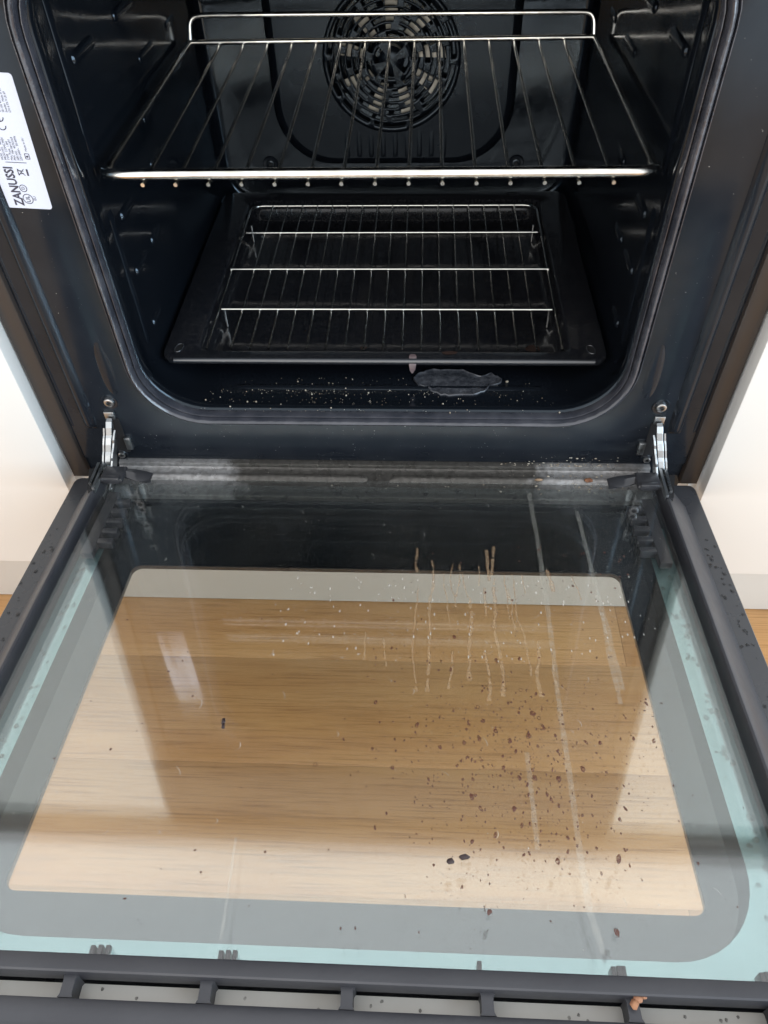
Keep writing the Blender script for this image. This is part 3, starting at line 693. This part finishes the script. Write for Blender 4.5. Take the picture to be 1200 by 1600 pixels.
o = sp.build('dust_specks', SPECKM, door, False, None); o['kind'] = 'stuff'
wm = MB()
for _ in range(120):
    s = random.choice((-1, 1, 1)); x = s*random.uniform(.2795, .2925); l = random.uniform(.06, .42); r = random.uniform(.0006, .0019)
    blob(wm, x, l, r, r*random.uniform(.8, 1.5), h=.0003, jag=.4)
o = wm.build('water_marks', SMEARM, door, False, None); o['kind'] = 'stuff'
wm2 = MB()
for _ in range(90):
    s = random.choice((-1, 1)); x = s*random.uniform(.231, .241); l = random.uniform(.13, .42); r = random.uniform(.0008, .0026)
    blob(wm2, x, l, r, r*random.uniform(.8, 1.5), h=.0116, jag=.35)
o = wm2.build('margin_stains', film('margin_stain', (.10, .16, .15), .6, 200, .3, .7), door, False, None); o['kind'] = 'stuff'
wm3 = MB()
for _ in range(20):
    blob(wm3, random.uniform(-.27, .27), random.uniform(.4365, .4425), .0008, .0009, h=.0168)
o = wm3.build('backing_stains', film('backing_stain', (.10, .09, .08), .8), door, False, None); o['kind'] = 'stuff'

# ------------------------------------------------------------------ wire shelf
RZ = .2755; RX = .1985; RY0, RY1 = .0365, .332
shelf = empty('wire_shelf', (CX, RY0, RZ)); O = Vector((CX, RY0, RZ))
tag(shelf, 'chrome wire oven shelf with thick front bar on the upper runners', 'oven shelf')
def lp(P): return [Vector(p)-O for p in P]
def tubeobj(name, P, r, m, parent, n=10, off=O):
    return MB().tube([Vector(p)-off for p in P], r, n).build(name, m, parent, True, 60)
X0, X1 = CX-RX, CX+RX
tubeobj('front_bar', bez([(X0+.0005, RY0+.014, RZ), (X0+.0005, RY0+.002, RZ), (X0+.010, RY0, RZ), (X1-.010, RY0, RZ), (X1-.0005, RY0+.002, RZ), (X1-.0005, RY0+.014, RZ)], 8, .012), .0040, CHROME, shelf, 14)
for x in (X0, X1): tubeobj('side_bar', [(x, RY0+.010, RZ), (x, RY0+.02, RZ), (x, RY1-.002, RZ)], .0027, CHROME, shelf)
tubeobj('back_bar', [(X0, RY1, RZ), (0, RY1, RZ), (X1, RY1, RZ)], .0026, CHROME, shelf)
tubeobj('back_stop', bez([(X0+.001, RY1+.001, RZ), (X0+.003, RY1+.006, RZ+.0205), (X0+.02, RY1+.006, RZ+.0215), (X1-.02, RY1+.006, RZ+.0195), (X1-.003, RY1+.006, RZ+.0190), (X1-.001, RY1+.001, RZ)], 6, .010), .0026, CHROME, shelf)
wire = None
for k in range(15):
    x = CX-.1692+k*.02417
    if wire is None:
        wire = tubeobj('wire', bez([(0, RY1+.0035, RZ+.0005), (0, RY1-.002, RZ-.0042), (0, RY0+.01, RZ-.0056), (0, RY0-.0046, RZ-.0058)], 4, .01), .0015, CHROME, shelf, 8, Vector((0, RY0, RZ)))
        wire.location.x = x-CX
    else:
        c = copy(wire); c.location.x = x-CX

# ------------------------------------------------------------------ baking tray
TZ = .1065; TY0, TY1 = .0445, .372; TX = .2005; TB = .0855
tray = empty('baking_tray', (CX, TY0, TB))
tag(tray, 'black enamel baking tray low in the oven under the wire grid', 'baking tray')
OT = Vector((CX, TY0, TB))
def tl(d, z, r): return [(x, y-TY0, z-TB) for x, y in rrect(-TX+d, TX-d, TY0+d, TY1-d, r, 8, 8)]
def tl2(dx, dy0, dy1, z, r): return [(x, y-TY0, z-TB) for x, y in rrect(-TX+dx, TX-dx, TY0+dy0, TY1-dy1, r, 8, 8)]
loops = [tl(.0010, TZ-.0060, .013), tl(.0002, TZ-.0045, .014), tl(0, TZ-.0030, .014), tl(.0004, TZ-.0012, .0135), tl(.0015, TZ-.0002, .0125), tl(.0030, TZ, .011),
         tl2(.030, .0125, .020, TZ-.0004, .010), tl2(.0325, .0140, .022, TZ-.0014, .009), tl2(.0350, .0165, .027, TZ-.0090, .012), tl2(.039, .0200, .032, TB+.0035, .014), tl2(.0425, .0235, .036, TB+.0012, .016), tl2(.048, .029, .042, TB+.001, .018)]
MB().loft(loops, False, True).build('tray_pan', TRAYM, tray, True, 50)
MB().tube([(-TX+.013, .0006, TZ-TB-.0016), (0, .0006, TZ-TB-.0016), (TX-.013, .0006, TZ-TB-.0016)], .0024, 14).build('rim_fold', RIMM, tray, True, 60)
for s in (-1, 1):
    x = s*.1862; P = [(x+.0030*math.cos(2*math.pi*k/16)+s*-.0008*math.sin(2*math.pi*k/16), .0165+.0062*math.sin(2*math.pi*k/16)) for k in range(16)]
    MB().prism(P, 'z', TZ-TB-.0006, TZ-TB+.0003).build('rim_hole', DARKM, tray, False, None)
    MB().tube([(px_+(.0006 if px_ > x else -.0006), py_, TZ-TB+.0002) for px_, py_ in P], .0005, 6, True).build('hole_edge', RIMM, tray, True, 60)
# burnt drip over the lip
mb = MB(); loops = []
for z, w in ((.0004, .0026), (.0006, .0034), (-.004, .0032), (-.010, .0024), (-.013, .0008)):
    y = -.0008 if z < 0 else .003
    if z == .0004: y = .0065
    loops.append([(.0275+w*math.cos(2*math.pi*k/10), y-.0012*abs(math.sin(math.pi*k/10)) if z < 0 else y+w*.4*math.sin(2*math.pi*k/10), TZ-TB+z+(.0007 if z > 0 else 0)+(w*.3*math.sin(2*math.pi*k/10) if z < 0 else 0)) for k in range(10)])
mb.loft(loops, True, True); mb.build('burnt_drip', mat('burnt_drip', (.10, .07, .07), .45), tray, True, 80)
st = MB()
for x, l, a, b in ((-.075, .030, .006, .005), (-.056, .028, .005, .006), (-.048, .032, .007, .004), (.060, .0105, .007, .003), (-.13, .026, .009, .004), (.10, .034, .012, .006), (-.02, .045, .004, .003), (.14, .045, .008, .006)):
    V = [(x, l, 0)]; n = 12; zz = (TZ-TB+.0004) if l < .013 else .0016
    V = [(x, l, zz)]+[(x+a*random.uniform(.6, 1.1)*math.cos(2*math.pi*k/n), l+b*random.uniform(.6, 1.1)*math.sin(2*math.pi*k/n), zz) for k in range(n)]
    st.add(V, [(0, 1+k, 1+(k+1) % n) for k in range(n)])
o = st.build('burnt_stains', mat('burnt_stain', (.030, .016, .012), .5), tray, False, None); o['kind'] = 'stuff'

# ------------------------------------------------------------------ wire grid in the tray
GZ = TZ-.0015; OG = Vector((CX, .06, TB)); GX = .1635
grid = empty('trivet_grid', OG)
tag(grid, 'fine chrome wire grid with short legs standing in the baking tray', 'trivet')
GY0, GY1 = .0625, .3395
ys = [GY0, .1243, .1977, .2735, GY1]
P = bez([(CX-GX+.002, GY0, GZ), (CX-GX, GY1, GZ), (CX+GX, GY1, GZ), (CX+GX-.002, GY0, GZ)], 8, .016)
tubeobj('outer_wire', P, .00125, CHROME2, grid, 8, OG)
for y, hx in ((.1243, .1585), (.1977, .1630), (.2735, .1590)):
    tubeobj('cross_bar', [(CX-hx, y, GZ+.0016), (CX, y, GZ+.0016), (CX+hx, y, GZ+.0016)], .00125, CHROME2, grid, 8, OG)
w0 = None
for k in range(17):
    x = CX+(k-8)*.01735
    if w0 is None:
        w0 = tubeobj('grid_wire', [(0, GY0, GZ-.0002), (0, .2, GZ-.0002), (0, GY1, GZ-.0002)], .0010, CHROME2, grid, 6, Vector((0, .06, TB))); w0.location.x = x-CX
    else: c = copy(w0); c.location.x = x-CX
#tubeobj('front_bar', [(CX-GX+.002, GY0, GZ-.0008), (CX, GY0, GZ-.0008), (CX+GX-.002, GY0, GZ-.0008)], .00125, CHROME2, grid, 8, OG)
for y in (.1243, .2900):
    for s in (-1, 1):
        x = CX+s*.1560
        tubeobj('leg', [(x, y, GZ+.0010), (x, y-.0005, GZ-.008), (x, y-.0005, TB+.0020)], .0013, CHROME2, grid, 8, OG)

# ------------------------------------------------------------------ grease flake, crumbs
pts = [(.0306, .0537), (.036, .0605), (.046, .0655), (.060, .0665), (.078, .066), (.092, .056), (.103, .0605), (.1124, .053), (.111, .0465), (.100, .0425), (.0965, .0355), (.084, .0300), (.0683, .0285), (.056, .0300), (.0475, .0350), (.0445, .0420), (.035, .0430)]
fine = []
for i in range(len(pts)):
    a, b = pts[i], pts[(i+1) % len(pts)]
    for t in (0, .33, .66): fine.append((a[0]+(b[0]-a[0])*t+random.uniform(-.0012, .0012), a[1]+(b[1]-a[1])*t+random.uniform(-.0012, .0012)))
cx_, cy_ = .072, .047
loops = []
for sc, dz in ((1.0, .0004), (1.005, .0016), (.985, .0021), (.955, .0014), (.9, .0010), (.7, .0013), (.4, .0010), (.1, .0012)):
    loops.append([(cx_+(x-cx_)*sc, cy_+(y-cy_)*sc, ZI0+dz) for x, y in fine])
o = MB().loft(loops, True, True).build('grease_flake', FLAKE, None, True, 50)
tag(o, 'grey flake of burnt grease on the oven floor in front of the tray', 'burnt grease')
def lump(mb, x, y, z, r, sx=1, sy=1, sz=1):
    bm = bmesh.new(); bmesh.ops.create_icosphere(bm, subdivisions=1, radius=r)
    V = []
    for v in bm.verts: q = v.co*random.uniform(.75, 1.2); V.append((x+q.x*sx, y+q.y*sy, z+q.z*sz))
    F = [[v.index for v in f.verts] for f in bm.faces]; bm.free(); mb.add(V, F)
cr = MB()
for _ in range(380):
    x = random.gauss(-.04, .060) if random.random() < .5 else random.uniform(-.17, .185); y = random.uniform(.006, .037) if random.random() < .8 else random.uniform(.03, .055)
    if abs(x) > .18: continue
    r = random.choice([.00018]*12+[.0003]*8+[.0005]*3+[.0008]); lump(cr, x, y, ZI0+r*.6, r)
lump(cr, .1165, .0490, ZI0+.001, .0017, 1, .8, .8)
o = cr.build('floor_crumbs', CRUMBM, None, True, 60); tag(o, 'scatter of tiny pale crumbs on the oven floor at the mouth', 'crumbs', None, 'stuff')
cr = MB()
for _ in range(240):
    x = random.gauss(.178, .028)
    if not .06 < x < .235: continue
    z = .0205; y = random.uniform(-.0005, .0032)
    r = random.choice([.0003]*5+[.0006]*3+[.0010])
    if random.random() < .55: lump(cr, x, y, z+r*.6+random.random()**2*.009*(y > .002), r, 1.3, .6, .7)
    else:
        t = random.random(); lump(cr, x, -.006-.020*t, .0150-.0060*t+r*.6, r, 1.3, 1, .7)
for _ in range(60):
    t = random.random(); r = random.choice([.0003]*4+[.0006]); lump(cr, random.uniform(-.235, .235), -.006-.020*t, .0150-.0060*t+r*.6, r)
o = cr.build('sill_crumbs', CRUMBM, None, True, 60); tag(o, 'scatter of pale crumbs along the metal sill behind the door', 'crumbs', None, 'stuff')
for x, r, m, lab_ in ((.1925, .0032, CRUMBB, 'dark red brown food crumb on the right end of the sill'), (.1475, .0024, mat('crumb_tan', (.36, .24, .15), .8), 'tan food crumb on the sill, nearer the middle')):
    mb = MB(); lump(mb, x, -.013, .0150+r*.35, r, 1.6, .8, .55); tag(mb.build('food_crumb', m, None, True, 60), lab_, 'food crumb')
def on_door(x, l, h):
    return (x, -l*math.cos(TILT)+h*math.sin(TILT), l*math.sin(TILT)+h*math.cos(TILT))
def crumb_thing(name, pieces, m, label, cat):
    mb = MB()
    for x, l, r, sx, sy, sz in pieces:
        p = on_door(x, l, 0); q = on_door(x, l, GH+r*sz*.8); lump(mb, q[0], q[1], q[2], r, sx, sy, sz)
    tag(mb.build(name, m, None, True, 60), label, cat)
crumb_thing('burnt_crumb', [(-.0868, .287, .0017, .8, 1.7, .5), (-.0862, .2905, .0016, .8, 1.6, .5)], CHAR, 'upright sliver of charred crumb alone on the left of the door glass', 'burnt crumb')
crumb_thing('burnt_crumb', [(.0655, .3690, .0022, 1.6, .8, .5), (.0580, .3715, .0017, 1.5, 1, .5)], CHAR, 'pair of charred crumb pieces near the front of the door glass', 'burnt crumb')
crumb_thing('food_crumb', [(.1480, .4350, .0030, .9, .8, .35), (.1455, .4372, .0026, .9, 1.0, .4), (.1510, .4335, .0020, 1, .8, .5)], CRUMBB, 'rust brown food crumb stuck on the slotted front rail', 'food crumb')
